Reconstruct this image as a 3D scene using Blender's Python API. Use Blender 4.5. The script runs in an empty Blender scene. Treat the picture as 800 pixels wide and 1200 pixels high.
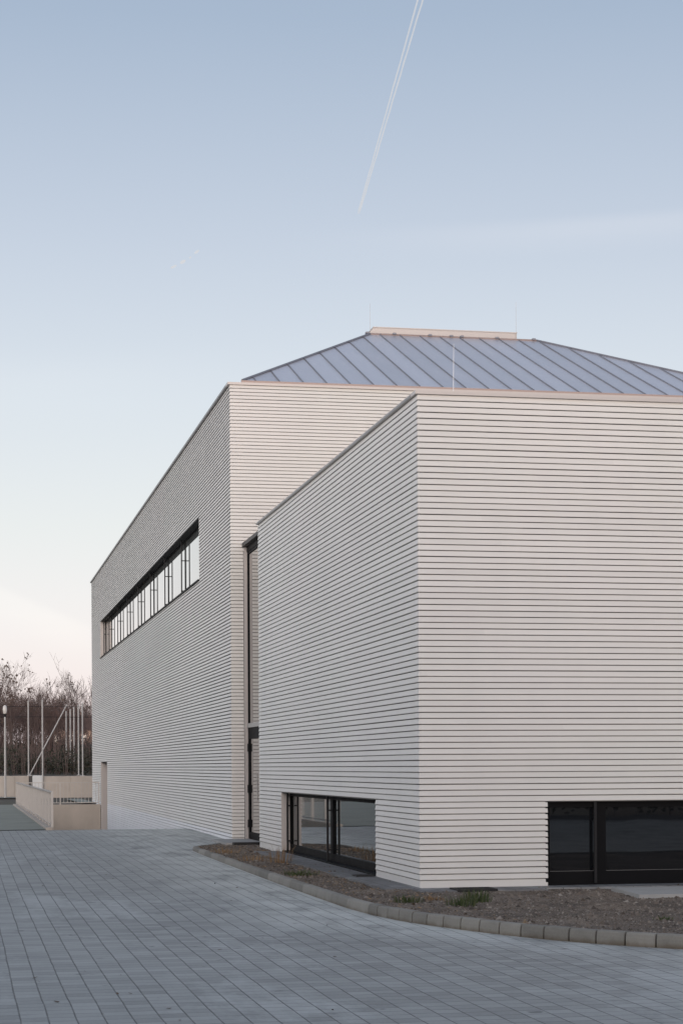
import bpy, bmesh, math, random
from mathutils import Vector, noise as mnoise
random.seed(7)
R = math.radians
sc = bpy.context.scene
COL = sc.collection

# ------------------------------------------------------------------ helpers
class MB:
    """collects faces; build() links them as ONE mesh object"""
    def __init__(self): self.v = []; self.f = []; self.m = []
    def face(self, pts, mi=0):
        n = len(self.v); self.v.extend([tuple(p) for p in pts]); self.f.append(tuple(range(n, n+len(pts)))); self.m.append(mi)
    def grid(self, rows, mi=0):
        n = len(self.v); w = len(rows[0])
        for r in rows: self.v.extend([tuple(p) for p in r])
        for j in range(len(rows)-1):
            for i in range(w-1):
                a = n+j*w+i; self.f.append((a, a+1, a+w+1, a+w)); self.m.append(mi)
    def hexa(self, b, t, mi=0):
        """b, t: four bottom and four top corners, counter-clockwise from above"""
        n = len(self.v); self.v.extend([tuple(p) for p in list(b)+list(t)])
        for q in ((3,2,1,0),(4,5,6,7),(0,1,5,4),(1,2,6,5),(2,3,7,6),(3,0,4,7)):
            self.f.append(tuple(n+k for k in q)); self.m.append(mi)
    def box(self, x0, x1, y0, y1, z0, z1, mi=0):
        if x0 > x1: x0, x1 = x1, x0
        if y0 > y1: y0, y1 = y1, y0
        self.hexa([(x0,y0,z0),(x1,y0,z0),(x1,y1,z0),(x0,y1,z0)], [(x0,y0,z1),(x1,y0,z1),(x1,y1,z1),(x0,y1,z1)], mi)
    def cbox(self, x0, x1, y0, y1, z0, z1, c=0.006, mi=0):
        """box with chamfered vertical and top edges"""
        def ring(d, z): return [(x0+d,y0,z),(x1-d,y0,z),(x1,y0+d,z),(x1,y1-d,z),(x1-d,y1,z),(x0+d,y1,z),(x0,y1-d,z),(x0,y0+d,z)]
        def ring2(d, z): return [(x0+c+d,y0+d,z),(x1-c-d,y0+d,z),(x1-d,y0+c+d,z),(x1-d,y1-c-d,z),(x1-c-d,y1-d,z),(x0+c+d,y1-d,z),(x0+d,y1-c-d,z),(x0+d,y0+c+d,z)]
        rs = [ring2(c,z0), ring(c,z0+c), ring(c,z1-c), ring2(c,z1)]
        n = len(self.v)
        for r in rs: self.v.extend(r)
        for j in range(3):
            for i in range(8):
                a = n+j*8+i; b = n+j*8+(i+1)%8
                self.f.append((a,b,b+8,a+8)); self.m.append(mi)
        self.f.append(tuple(n+7-i for i in range(8))); self.m.append(mi)
        self.f.append(tuple(n+24+i for i in range(8))); self.m.append(mi)
    def tube(self, pts, rad, sides=6, mi=0, cap=True):
        n = len(self.v); L = len(pts)
        pts = [Vector(p) for p in pts]
        for i, p in enumerate(pts):
            d = (pts[min(i+1,L-1)]-pts[max(i-1,0)])
            d = d.normalized() if d.length > 1e-9 else Vector((0,0,1))
            up = Vector((0,0,1)) if abs(d.z) < .9 else Vector((1,0,0))
            a = d.cross(up).normalized(); b = d.cross(a).normalized()
            r = rad[i] if hasattr(rad, '__len__') else rad
            for k in range(sides):
                t = 2*math.pi*k/sides
                q = p+a*(r*math.cos(t))+b*(r*math.sin(t)); self.v.append(tuple(q))
        for i in range(L-1):
            for k in range(sides):
                a = n+i*sides+k; b = n+i*sides+(k+1)%sides
                self.f.append((a, a+sides, b+sides, b)); self.m.append(mi)
        if cap:
            self.f.append(tuple(n+k for k in range(sides))); self.m.append(mi)
            self.f.append(tuple(n+(L-1)*sides+sides-1-k for k in range(sides))); self.m.append(mi)
    def build(self, name, mats, parent=None, smooth=False):
        me = bpy.data.meshes.new(name); me.from_pydata(self.v, [], self.f); me.update()
        if not isinstance(mats, (list, tuple)): mats = [mats]
        for m in mats: me.materials.append(m)
        me.polygons.foreach_set('material_index', self.m)
        if smooth: me.polygons.foreach_set('use_smooth', [True]*len(self.f))
        bm = bmesh.new(); bm.from_mesh(me); bmesh.ops.recalc_face_normals(bm, faces=bm.faces) if len(self.f) < 60000 and not getattr(self, 'norecalc', False) else None
        bm.to_mesh(me); bm.free()
        o = bpy.data.objects.new(name, me); COL.objects.link(o)
        if parent:
            o.parent = parent
            o.location = -Vector(parent.location) if parent.type == 'EMPTY' and parent.parent is None else (0,0,0)
        return o

def tag(o, label=None, cat=None, group=None, kind=None):
    if label: o['label'] = label
    if cat: o['category'] = cat
    if group: o['group'] = group
    if kind: o['kind'] = kind
    return o
def thing(name, label, cat, loc=(0,0,0), group=None):
    o = bpy.data.objects.new(name, None); COL.objects.link(o); o.location = loc; o.empty_display_size = .3
    return tag(o, label, cat, group)
def dup(root, loc, rotz=0, scale=1, label=None, group=None):
    r = root.copy(); COL.objects.link(r); r.location = loc; r.rotation_euler = (0,0,rotz)
    r.scale = (scale,)*3 if not hasattr(scale,'__len__') else scale
    if label: r['label'] = label
    if group: r['group'] = group
    for ch in list(root.children):
        c = ch.copy(); COL.objects.link(c); c.parent = r
        for g in list(ch.children):
            d = g.copy(); COL.objects.link(d); d.parent = c
    return r

# ------------------------------------------------------------------ materials
class NT:
    def __init__(self, tree): self.t = tree; self.n = tree.nodes; self.l = tree.links
    def node(self, typ, ins=None, **props):
        nd = self.n.new(typ)
        for k, v in props.items(): setattr(nd, k, v)
        for k, v in (ins or {}).items(): self.put(nd.inputs[k], v)
        return nd
    def put(self, sock, v):
        if isinstance(v, bpy.types.NodeSocket): self.l.new(v, sock)
        else: sock.default_value = v
    def m(self, op, *a, clamp=False):
        nd = self.n.new('ShaderNodeMath'); nd.operation = op; nd.use_clamp = clamp
        for i, v in enumerate(a): self.put(nd.inputs[i], v)
        return nd.outputs[0]
    def mix(self, f, a, b, blend='MIX'):
        nd = self.n.new('ShaderNodeMix'); nd.data_type = 'RGBA'; nd.blend_type = blend
        self.put(nd.inputs[0], f); self.put(nd.inputs[6], a); self.put(nd.inputs[7], b)
        return nd.outputs[2]
    def ramp(self, f, stops, interp='LINEAR'):
        nd = self.n.new('ShaderNodeValToRGB'); nd.color_ramp.interpolation = interp
        el = nd.color_ramp.elements
        while len(el) > 1: el.remove(el[-1])
        el[0].position = stops[0][0]; el[0].color = stops[0][1]
        for p, c in stops[1:]:
            e = el.new(p); e.color = c
        self.put(nd.inputs[0], f); return nd.outputs[0]
    def noise(self, vec, scale, detail=3, rough=.55, dim='3D'):
        nd = self.node('ShaderNodeTexNoise', {'Scale': scale, 'Detail': detail, 'Roughness': rough}, noise_dimensions=dim)
        if vec is not None: self.l.new(vec, nd.inputs['Vector'])
        return nd.outputs['Fac']
    def smooth(self, x, a, b, lo=0., hi=1.):
        nd = self.node('ShaderNodeMapRange', {'Value': x, 'From Min': a, 'From Max': b, 'To Min': lo, 'To Max': hi}, interpolation_type='SMOOTHSTEP')
        return nd.outputs[0]
    def scalev(self, vec, s):
        nd = self.n.new('ShaderNodeVectorMath'); nd.operation = 'MULTIPLY'
        self.l.new(vec, nd.inputs[0]); nd.inputs[1].default_value = s; return nd.outputs[0]
def c3(r, g=None, b=None):
    return (r, r if g is None else g, r if b is None else b, 1)
def newmat(name):
    m = bpy.data.materials.new(name); m.use_nodes = True
    t = NT(m.node_tree); bs = t.n['Principled BSDF']
    return m, t, bs
def bump(t, bs, h, dist=.01, strength=1.):
    b = t.node('ShaderNodeBump', {'Height': h, 'Distance': dist, 'Strength': strength}); t.l.new(b.outputs[0], bs.inputs['Normal'])
def pos(t): return t.node('ShaderNodeNewGeometry').outputs['Position']
def simple(name, col, rough=.5, metal=0., var=.12, scale=3., bumpd=0., spec=.5):
    m, t, bs = newmat(name)
    p = t.node('ShaderNodeTexCoord').outputs['Object']
    n = t.noise(p, scale, 5)
    f = t.m('ADD', t.m('MULTIPLY', t.m('SUBTRACT', n, .5), var*2), 1.)
    cc = t.node('ShaderNodeCombineColor', {0: f, 1: f, 2: f}).outputs[0]
    t.put(bs.inputs['Base Color'], t.mix(1., c3(*col), cc, 'MULTIPLY'))
    t.put(bs.inputs['Roughness'], t.m('ADD', rough, t.m('MULTIPLY', t.m('SUBTRACT', n, .5), .15)))
    bs.inputs['Metallic'].default_value = metal; bs.inputs['Specular IOR Level'].default_value = spec
    if bumpd: bump(t, bs, t.noise(p, scale*8, 4), bumpd)
    return m
PITCH = .0819; ZB = .093
def siding(name, col):
    m, t, bs = newmat(name)
    p = pos(t); s = t.node('ShaderNodeSeparateXYZ', {0: p})
    row = t.m('FLOOR', t.m('DIVIDE', t.m('SUBTRACT', s.outputs[2], ZB), PITCH))
    # boards about five metres long, each with a slightly different tone
    along = t.m('ADD', t.m('ADD', s.outputs[0], s.outputs[1]), t.m('MULTIPLY', row, 1.37))
    seg = t.m('FLOOR', t.m('DIVIDE', along, 5.2))
    wn = t.node('ShaderNodeTexWhiteNoise', {'Vector': t.node('ShaderNodeCombineXYZ', {0: row, 1: seg, 2: 0.}).outputs[0]}, noise_dimensions='3D').outputs['Value']
    big = t.noise(p, .35, 3)
    streak = t.noise(t.scalev(p, (2.2, 2.2, .25)), 1.5, 4)
    fine = t.noise(t.scalev(p, (1., 1., 14.)), 3., 3)
    f = t.m('ADD', 1., t.m('MULTIPLY', t.m('SUBTRACT', wn, .5), .05))
    for nz, k in ((big, .10), (streak, .07), (fine, .05)):
        f = t.m('ADD', f, t.m('MULTIPLY', t.m('SUBTRACT', nz, .5), k))
    cc = t.node('ShaderNodeCombineColor', {0: f, 1: f, 2: f}).outputs[0]
    tint = t.mix(t.smooth(t.noise(p, .22, 2), .35, .65), c3(*[c*1.0 for c in col]), c3(col[0]*.985, col[1]*1.0, col[2]*.99))
    t.put(bs.inputs['Base Color'], t.mix(1., tint, cc, 'MULTIPLY'))
    bs.inputs['Roughness'].default_value = .62; bs.inputs['Specular IOR Level'].default_value = .35
    bump(t, bs, t.noise(p, 60., 3), .0006)
    return m
M = {}
M['siding'] = siding('pale_siding', (.665, .65, .632))
M['plinth'] = siding('bluish_plinth_siding', (.70, .705, .73))
M['membrane'] = simple('black_membrane', (.15, .143, .137), .9)
M['coping'] = simple('coping_metal', (.44, .415, .405), .45, .3, .06, 1.5)
M['shaded_coping'] = simple('shaded_coping_metal', (.16, .16, .165), .45, .4, .08, 1.5)  # darker copy of the coping metal, shade of the left edges in its colour
M['reveal'] = simple('reveal_panel', (.47, .44, .425), .55, 0, .05, 1.)
M['frame'] = simple('anthracite_frame', (.008, .0082, .0095), .6, 0, .2, 6., 0, .06)
M['soffit'] = simple('dark_soffit', (.045, .043, .042), .6, 0, .2, 2.)
M['rail'] = simple('dark_rail', (.020, .020, .022), .55, 0, .15, 5., 0, .15)
M['bead'] = simple('glazing_bead_metal', (.13, .13, .13), .5, .2, .1, 5.)
M['steel'] = simple('pale_steel', (.40, .385, .37), .5, .25, .12, 6.)
M['galv'] = simple('galvanised_post', (.42, .41, .40), .5, .2, .12, 4.)
M['rod'] = simple('aluminium_rod', (.72, .72, .74), .4, .5, .05, 4.)
M['roofing'] = simple('bitumen', (.10, .10, .10), .9)
M['trim'] = simple('copper_tone_flashing', (.33, .26, .24), .5, .2, .1, 2.)
M['black'] = simple('black_iron', (.012, .012, .013), .7)
def glass_mat(name, base, coat=1., ior=1.52):
    m, t, bs = newmat(name)
    bs.inputs['Base Color'].default_value = c3(*base)
    bs.inputs['Roughness'].default_value = .015
    bs.inputs['IOR'].default_value = ior
    bs.inputs['Coat Weight'].default_value = coat; bs.inputs['Coat Roughness'].default_value = .01; bs.inputs['Coat IOR'].default_value = 1.5
    p = pos(t)
    bump(t, bs, t.noise(p, .9, 1), .0016)
    return m
M['glass'] = glass_mat('window_glass', (.018, .021, .020))
M['glass_clere'] = glass_mat('clerestory_glass', (.20, .215, .21), 1., 1.75)
M['glass_dark'] = glass_mat('tinted_front_glass', (.007, .008, .010), .6, 1.5)
def zinc():
    m, t, bs = newmat('zinc_roof')
    p = pos(t); s = t.node('ShaderNodeSeparateXYZ', {0: p})
    wn = t.node('ShaderNodeTexWhiteNoise', {'W': t.m('FLOOR', t.m('DIVIDE', s.outputs[0], .56))}, noise_dimensions='1D').outputs['Value']
    n = t.noise(p, .5, 4); n2 = t.noise(t.scalev(p, (6., .6, .6)), 1., 3)
    f = t.m('ADD', t.m('ADD', .91, t.m('MULTIPLY', wn, .15)), t.m('ADD', t.m('MULTIPLY', t.m('SUBTRACT', n, .5), .16), t.m('MULTIPLY', t.m('SUBTRACT', n2, .5), .10)))
    cc = t.node('ShaderNodeCombineColor', {0: f, 1: f, 2: f}).outputs[0]
    t.put(bs.inputs['Base Color'], t.mix(1., c3(.57, .585, .645), cc, 'MULTIPLY'))
    bs.inputs['Metallic'].default_value = .45
    t.put(bs.inputs['Roughness'], t.m('ADD', .24, t.m('MULTIPLY', n, .16)))
    bump(t, bs, t.noise(t.scalev(p, (3., 1., 1.)), 1.2, 2), .022)
    return m
M['zinc'] = zinc()
M['seam'] = simple('zinc_seam', (.21, .215, .245), .5, .3, .1, 2.)
def concrete(name, col, stain=.25, scale=1.):
    m, t, bs = newmat(name)
    p = pos(t)
    a = t.noise(p, .7*scale, 6, .65); b = t.noise(t.scalev(p, (1.6, 1.6, .25)), 1.3*scale, 5); c = t.noise(p, 22*scale, 3)
    f = t.m('ADD', 1., t.m('ADD', t.m('MULTIPLY', t.m('SUBTRACT', a, .5), stain*2), t.m('ADD', t.m('MULTIPLY', t.m('SUBTRACT', b, .5), stain*1.4), t.m('MULTIPLY', t.m('SUBTRACT', c, .5), .16))))
    cc = t.node('ShaderNodeCombineColor', {0: f, 1: f, 2: f}).outputs[0]
    t.put(bs.inputs['Base Color'], t.mix(1., c3(*col), cc, 'MULTIPLY'))
    bs.inputs['Roughness'].default_value = .85
    bump(t, bs, t.m('ADD', c, t.m('MULTIPLY', a, 2.)), .004)
    return m
M['concrete'] = concrete('retaining_concrete', (.43, .385, .34), .22)
M['slab'] = concrete('cover_slab_concrete', (.33, .33, .325), .2, 3.)
M['path'] = concrete('greenish_path_concrete', (.225, .24, .21), .30, .6)
M['panel'] = simple('pale_sheet_panel', (.52, .54, .55), .5, .1, .06, 1.)
def kerbmat():
    m, t, bs = newmat('kerb_concrete')
    g = t.node('ShaderNodeNewGeometry'); p = g.outputs['Position']; ri = g.outputs['Random Per Island']
    a = t.noise(p, 3.2, 5, .65); c = t.noise(p, 70., 3)
    z = t.node('ShaderNodeSeparateXYZ', {0: p}).outputs[2]
    dirt = t.smooth(t.m('ADD', z, t.m('MULTIPLY', t.m('SUBTRACT', a, .5), .09)), -.135, -.07)
    f = t.m('ADD', .74, t.m('ADD', t.m('MULTIPLY', ri, .5), t.m('ADD', t.m('MULTIPLY', t.m('SUBTRACT', a, .5), .5), t.m('MULTIPLY', t.m('SUBTRACT', c, .5), .3))))
    cc = t.node('ShaderNodeCombineColor', {0: f, 1: f, 2: f}).outputs[0]
    base = t.mix(dirt, c3(.15, .128, .10), c3(.23, .222, .20))
    t.put(bs.inputs['Base Color'], t.mix(1., base, cc, 'MULTIPLY'))
    bs.inputs['Roughness'].default_value = .9
    bump(t, bs, c, .003)
    return m
M['kerb'] = kerbmat()
def pavers(name, bw, bl, col, joint_col, jw=.011, pale=.5, seed=0.):
    m, t, bs = newmat(name)
    p = pos(t); s = t.node('ShaderNodeSeparateXYZ', {0: p})
    wob = t.m('MULTIPLY', t.m('SUBTRACT', t.noise(p, .6, 2), .5), .03)
    xx = t.m('ADD', s.outputs[0], wob)
    cx = t.m('DIVIDE', xx, bw); ci = t.m('FLOOR', cx); cf = t.m('FRACT', cx)
    off = t.node('ShaderNodeTexWhiteNoise', {'W': t.m('ADD', ci, 3.3+seed)}, noise_dimensions='1D').outputs['Value']
    wy = t.m('MULTIPLY', t.m('SUBTRACT', t.noise(p, 1.7, 1), .5), .05)
    cy = t.m('ADD', t.m('DIVIDE', t.m('ADD', s.outputs[1], wy), bl), t.m('MULTIPLY', off, .22)); ri = t.m('FLOOR', cy); rf = t.m('FRACT', cy)
    wn = t.node('ShaderNodeTexWhiteNoise', {'Vector': t.node('ShaderNodeCombineXYZ', {0: ci, 1: ri, 2: seed}).outputs[0]}, noise_dimensions='3D')
    dx = t.m('MULTIPLY', t.m('MINIMUM', cf, t.m('SUBTRACT', 1., cf)), bw)
    dy = t.m('MULTIPLY', t.m('MINIMUM', rf, t.m('SUBTRACT', 1., rf)), bl)
    jn = t.noise(p, 5., 3)
    jx = t.m('MULTIPLY', t.smooth(dx, jw*.25, jw*.75, 1., 0.), t.smooth(jn, .25, .6, .55, 1.))
    jy = t.m('MULTIPLY', t.smooth(dy, jw*.2, jw*.75, 1., 0.), t.smooth(t.noise(p, 3.1, 3), .28, .58, .55, 1.))
    j = t.m('MAXIMUM', jx, jy)
    big = t.noise(p, .16, 4, .6); med = t.noise(t.scalev(p, (1., .55, 1.)), 1.1, 5, .6); fine = t.noise(p, 45., 3)
    f = t.m('ADD', .95, t.m('MULTIPLY', t.m('SUBTRACT', wn.outputs['Value'], .5), .27))
    for nz, k in ((big, .40), (med, .45), (fine, .3)): f = t.m('ADD', f, t.m('MULTIPLY', t.m('SUBTRACT', nz, .5), k))
    cc = t.node('ShaderNodeCombineColor', {0: f, 1: f, 2: f}).outputs[0]
    base = t.mix(1., c3(*col), cc, 'MULTIPLY')
    # pale lime bloom in patches and a few dark spots
    bl_ = t.m('MULTIPLY', t.smooth(t.noise(t.scalev(p, (.6, .22, 1.)), 1.0, 7, .72), .50, .64), pale)
    base = t.mix(bl_, base, c3(.50, .52, .515))
    if pale > .4:   # cement dust swept against the kerb
        kx = t.smooth(s.outputs[1], 16.5, 23.5, 0., 1.)
        edge = t.m('SUBTRACT', t.m('ADD', 4.62, t.m('MULTIPLY', t.m('POWER', t.m('SUBTRACT', 1., kx), 1.6), 3.2)), s.outputs[0])
        dust = t.m('MULTIPLY', t.smooth(edge, 2.3, .2), t.smooth(t.noise(t.scalev(p, (1.2, .5, 1.)), 1.3, 6, .7), .33, .58))
        base = t.mix(t.m('MULTIPLY', dust, .8), base, c3(.58, .60, .575))
    spot = t.m('MULTIPLY', t.smooth(t.noise(p, 3.7, 2), .70, .76), .55)
    base = t.mix(spot, base, c3(.05, .052, .055))
    base = t.mix(j, base, c3(*joint_col))
    t.put(bs.inputs['Base Color'], base)
    t.put(bs.inputs['Roughness'], t.m('ADD', .62, t.m('MULTIPLY', med, .2)))
    bs.inputs['Specular IOR Level'].default_value = .4
    h = t.m('ADD', t.m('MULTIPLY', t.m('SUBTRACT', 1., j), .6), t.m('ADD', t.m('MULTIPLY', wn.outputs['Value'], .22), t.m('MULTIPLY', fine, .12)))
    bump(t, bs, h, .006)
    return m
M['paving'] = pavers('grey_paving', .1995, .205, (.325, .335, .328), (.12, .122, .122))
M['apron'] = pavers('apron_paving', .25, .25, (.16, .16, .165), (.05, .05, .05), pale=.25, seed=5.)
def soilmat():
    m, t, bs = newmat('gravel_soil')
    p = pos(t)
    v = t.node('ShaderNodeTexVoronoi', {'Vector': p, 'Scale': 42.}, feature='F1')
    big = t.noise(p, .8, 5, .65); mid = t.noise(p, 5., 4); straw = t.smooth(t.noise(t.scalev(p, (1.3, .7, 1.)), .9, 4), .45, .64)
    base = t.mix(t.smooth(big, .35, .65), c3(.075, .060, .048), c3(.15, .122, .10))
    base = t.mix(t.m('MULTIPLY', straw, .55), base, c3(.21, .165, .125))
    g = t.node('ShaderNodeSeparateColor', {0: v.outputs['Color']}).outputs[0]
    f = t.m('ADD', .62, t.m('ADD', t.m('MULTIPLY', g, .6), t.m('MULTIPLY', mid, .3)))
    cc = t.node('ShaderNodeCombineColor', {0: f, 1: f, 2: f}).outputs[0]
    t.put(bs.inputs['Base Color'], t.mix(1., base, cc, 'MULTIPLY'))
    bs.inputs['Roughness'].default_value = .95
    bump(t, bs, t.m('SUBTRACT', t.m('MULTIPLY', mid, .8), v.outputs['Distance']), .02)
    return m
M['soil'] = soilmat()
def stonemat():
    m, t, bs = newmat('gravel_stone')
    ri = t.node('ShaderNodeNewGeometry').outputs['Random Per Island']
    t.put(bs.inputs['Base Color'], t.ramp(ri, [(0, c3(.05, .040, .033)), (.4, c3(.115, .092, .075)), (.75, c3(.17, .142, .118)), (1., c3(.28, .25, .22))]))
    bs.inputs['Roughness'].default_value = .9
    return m
M['stone'] = stonemat()
def earthmat():
    m, t, bs = newmat('earth')
    p = pos(t); n = t.noise(p, .35, 6, .65)
    t.put(bs.inputs['Base Color'], t.ramp(n, [(.3, c3(.04, .034, .026)), (.5, c3(.075, .062, .045)), (.7, c3(.06, .068, .036))]))
    bs.inputs['Roughness'].default_value = .95
    bump(t, bs, t.noise(p, 3., 5), .06)
    return m
M['earth'] = earthmat()
M['asphalt'] = simple('asphalt', (.05, .05, .052), .85, 0, .2, 2.)
M['bark'] = simple('bark', (.075, .058, .050), .9, 0, .3, 5.)
M['twig'] = simple('twigs', (.12, .088, .08), .9, 0, .25, 1.)
M['twig_red'] = simple('reddish_twigs', (.15, .10, .09), .9, 0, .25, 1.)
def leafmat(name, cols):
    m, t, bs = newmat(name)
    ri = t.node('ShaderNodeNewGeometry').outputs['Random Per Island']
    n = len(cols)
    t.put(bs.inputs['Base Color'], t.ramp(ri, [(i/(n-1), c3(*c)) for i, c in enumerate(cols)]))
    bs.inputs['Roughness'].default_value = .8
    return m
M['dry_leaf'] = leafmat('dry_leaves', [(.055, .038, .028), (.11, .07, .045), (.08, .055, .04)])
M['brush'] = leafmat('undergrowth_leaves', [(.018, .022, .012), (.040, .040, .022), (.060, .045, .030), (.028, .034, .016)])
M['hedge'] = leafmat('hedge_leaves', [(.018, .028, .012), (.035, .05, .02), (.05, .06, .028)])
M['grass'] = leafmat('grass_blades', [(.03, .05, .015), (.06, .085, .025), (.09, .10, .04)])
M['straw'] = leafmat('dry_grass', [(.22, .14, .07), (.30, .20, .11), (.16, .10, .055)])
M['plaster'] = simple('pink_plaster', (.52, .36, .28), .85, 0, .1, .5)
M['plaster2'] = simple('cream_plaster', (.50, .45, .38), .85, 0, .1, .5)
M['tile'] = simple('red_roof_tile', (.15, .095, .082), .85, 0, .25, 1.5)
M['whitepaint'] = simple('white_lamp_glass', (.62, .60, .57), .35, 0, .02, 1.)
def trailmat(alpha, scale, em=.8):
    m, t, bs = newmat('contrail_glow')
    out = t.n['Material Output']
    d = t.node('ShaderNodeEmission', {'Color': c3(.86, .86, .87), 'Strength': em}); tl = t.node('ShaderNodeBsdfTranslucent', {'Color': c3(.95)})  # emission brightens the trail in place of sunlight on its ice
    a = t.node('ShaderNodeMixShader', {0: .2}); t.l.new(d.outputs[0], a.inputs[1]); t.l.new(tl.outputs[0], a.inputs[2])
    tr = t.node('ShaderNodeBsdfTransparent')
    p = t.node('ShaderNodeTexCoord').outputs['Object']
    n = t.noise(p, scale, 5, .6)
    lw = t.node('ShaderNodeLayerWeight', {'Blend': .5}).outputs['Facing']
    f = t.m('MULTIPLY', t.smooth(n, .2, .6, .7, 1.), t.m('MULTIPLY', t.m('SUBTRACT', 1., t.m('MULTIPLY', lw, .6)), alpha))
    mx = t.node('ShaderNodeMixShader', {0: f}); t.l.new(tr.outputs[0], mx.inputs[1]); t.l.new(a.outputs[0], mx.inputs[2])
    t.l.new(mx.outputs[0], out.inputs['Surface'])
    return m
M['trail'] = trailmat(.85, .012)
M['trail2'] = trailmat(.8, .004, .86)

# ------------------------------------------------------------------ key dimensions (metres)
X0 = 6.09               # left wall plane of both volumes
YA, YB = 25.2, 39.45    # low volume: front, back
YM, YE = 43.6, 91.8     # hall: front, back
ZL = ZB+81*PITCH        # top of boards, low volume
ZH = ZB+127*PITCH       # top of boards, hall
GX = 6.494              # link glass plane

# ------------------------------------------------------------------ cladding
LIP, TOP, BACK, GAP = 0.0, -.014, -.05, .0130
def board(mb, axis, plane, a0, a1, z, h, m0=False, m1=False, cap0=False, cap1=False, mi=0, gap=GAP, top=TOP):
    prof = [(BACK, z), (BACK, z+gap+.002), (LIP-.003, z+gap-.002), (LIP, z+gap+.006), (top, z+h), (BACK, z+h)]
    def P(o, a, zz, e):
        if e == 0 and m0: a = a-o
        if e == 1 and m1: a = a+o
        return (plane-o, a, zz) if axis == 'Y' else (a, plane-o, zz)
    rows = [[P(o, a0, zz, 0) for o, zz in prof], [P(o, a1, zz, 1) for o, zz in prof]]
    mb.grid([r[:2] for r in rows], 2)      # dark membrane seen in the open joint
    mb.grid([r[1:] for r in rows], mi)
    for flag, r in ((cap0, rows[0]), (cap1, rows[1])):
        if flag: mb.face(r[1:], mi)
def clad(axis, plane, a0, a1, r0, r1, openings, m0=False, m1=False, low=None, gap=GAP, top=TOP):
    mb = MB()
    for r in range(r0, r1):
        segs = [(a0, a1)]
        for (o0, o1, p0, p1) in openings:
            if p0 <= r < p1:
                new = []
                for s0, s1 in segs:
                    if o1 <= s0 or o0 >= s1: new.append((s0, s1)); continue
                    if o0 > s0: new.append((s0, o0))
                    if o1 < s1: new.append((o1, s1))
                segs = new
        jz = random.uniform(-.0012, .0012)
        for s0, s1 in segs:
            mi = 1 if r < 0 else 0
            board(mb, axis, plane, s0, s1, ZB+r*PITCH+jz, PITCH, m0 and s0 == a0, m1 and s1 == a1, s0 != a0, s1 != a1, mi, gap, top)
    if low:  # one taller plain base board
        for s0, s1 in low[1]:
            board(mb, axis, plane, s0, s1, low[0], ZB-low[0], m0 and s0 == a0, False, s0 != a0, s1 != a1, low[2] if len(low) > 2 else 0)
    return mb

# ================================================================== LOW VOLUME
low = thing('low_building', 'low flat-roofed front block clad in pale horizontal boards, standing nearest behind the curved kerb', 'building', (X0, YA, 0))
LW = (28.02, 36.65); FW = (7.915, 13.6)
clad('Y', X0, YA, YB, 0, 81, [(LW[0], LW[1], -1, 13)], m0=True, low=(-.26, [(YA, LW[0]), (LW[1], YB)], 0)).build('side_cladding', [M['siding'], M['plinth'], M['membrane']], low)
clad('X', YA, X0, 20.4, 0, 81, [(FW[0], FW[1], -1, 13)], m0=True, low=(-.26, [(X0, FW[0]), (FW[1], 20.4)])).build('front_cladding', [M['siding'], M['plinth'], M['membrane']], low)
b = MB(); b.box(20.3, 20.42, YA+.06, YB, -.26, ZL); b.box(X0+.06, 20.36, YB-.08, YB-.002, -.26, ZL)
b.build('rear_wall', M['siding'], low)
b = MB(); b.box(X0+.1, 20.3, YA+.1, YB-.1, ZL-.12, ZL-.02); b.build('roof', M['roofing'], low)
# coping: a folded metal cap that runs round the parapet
b = MB()
b.box(X0-.028, X0+.28, YA+.2801, YB+.015, ZL+.004, ZL+.052)
b.box(X0-.028, 20.44, YA-.028, YA+.28, ZL+.004, ZL+.0525)
b.build('coping', M['coping'], low)
b = MB(); b.box(X0-.034, X0-.0285, YA+.25, YB+.02, ZL+.004, ZL+.035); b.build('coping_shade_strip', M['shaded_coping'], low)  # thin dark strip paints the shade along the left coping
# lightning rod on the roof of the low volume
b = MB(); b.tube([(7.075,27,ZL-.03),(7.075,27,ZL+.35),(7.085,27,7.85)], [.007,.005,.003], 6); b.cbox(6.98, 7.17, 26.9, 27.1, ZL-.02, ZL+.05)
b.build('lightning_rod', M['rod'], low)

# --- side window
zt = ZB+13*PITCH; gx = X0+.205
for ya, yb in ((LW[1]-.001, LW[1]+.03), (LW[0]-.03, LW[0]+.001)):
    w = MB(); w.box(X0+.012, gx-.03, ya, yb, .0, zt); w.build('window_jamb', M['reveal'], low)
w = MB(); w.box(X0+.013, gx+.06, LW[0], LW[1], zt-.006, zt+.035); win = w.build('window_head', M['soffit'], low)
MA, MB_ = 32.24, 32.46; RA, RB = 36.50, 32.37
fr = MB()
fr.box(gx-.03, gx+.05, LW[0]+.001, LW[1]-.001, .025, .145)
fr.box(gx-.031, gx+.05, LW[0]+.001, LW[1]-.001, zt-.075, zt-.007)
for ya, yb in ((LW[0]+.001, LW[0]+.075), (MA, MB_), (LW[1]-.075, LW[1]-.001)):
    fr.box(gx-.032, gx+.05, ya, yb, .145, zt-.075)
side_win = fr.build('window', M['frame'], low)
for ya, yb in ((LW[0]+.075, MA), (MB_, LW[1]-.075)):
    g = MB(); g.box(gx, gx+.02, ya, yb, .145, zt-.075); g.build('pane', M['glass'], side_win)
w = MB(); w.box(X0+.02, gx+.05, LW[0]+.002, LW[1]-.002, -.03, .024); w.build('window_sill', M['frame'], low)
for yy in (RA, RB):
    g = MB(); g.cbox(gx-.118, gx-.084, yy-.022, yy+.022, .025, zt-.007, .004)
    rail = g.build('guide_rail', M['rail'], low)
    for zz in (.215, .90):
        g = MB(); g.box(gx-.085, gx-.0305, yy-.012, yy+.012, zz-.012, zz+.012); g.build('bracket', M['rail'], rail)
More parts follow.
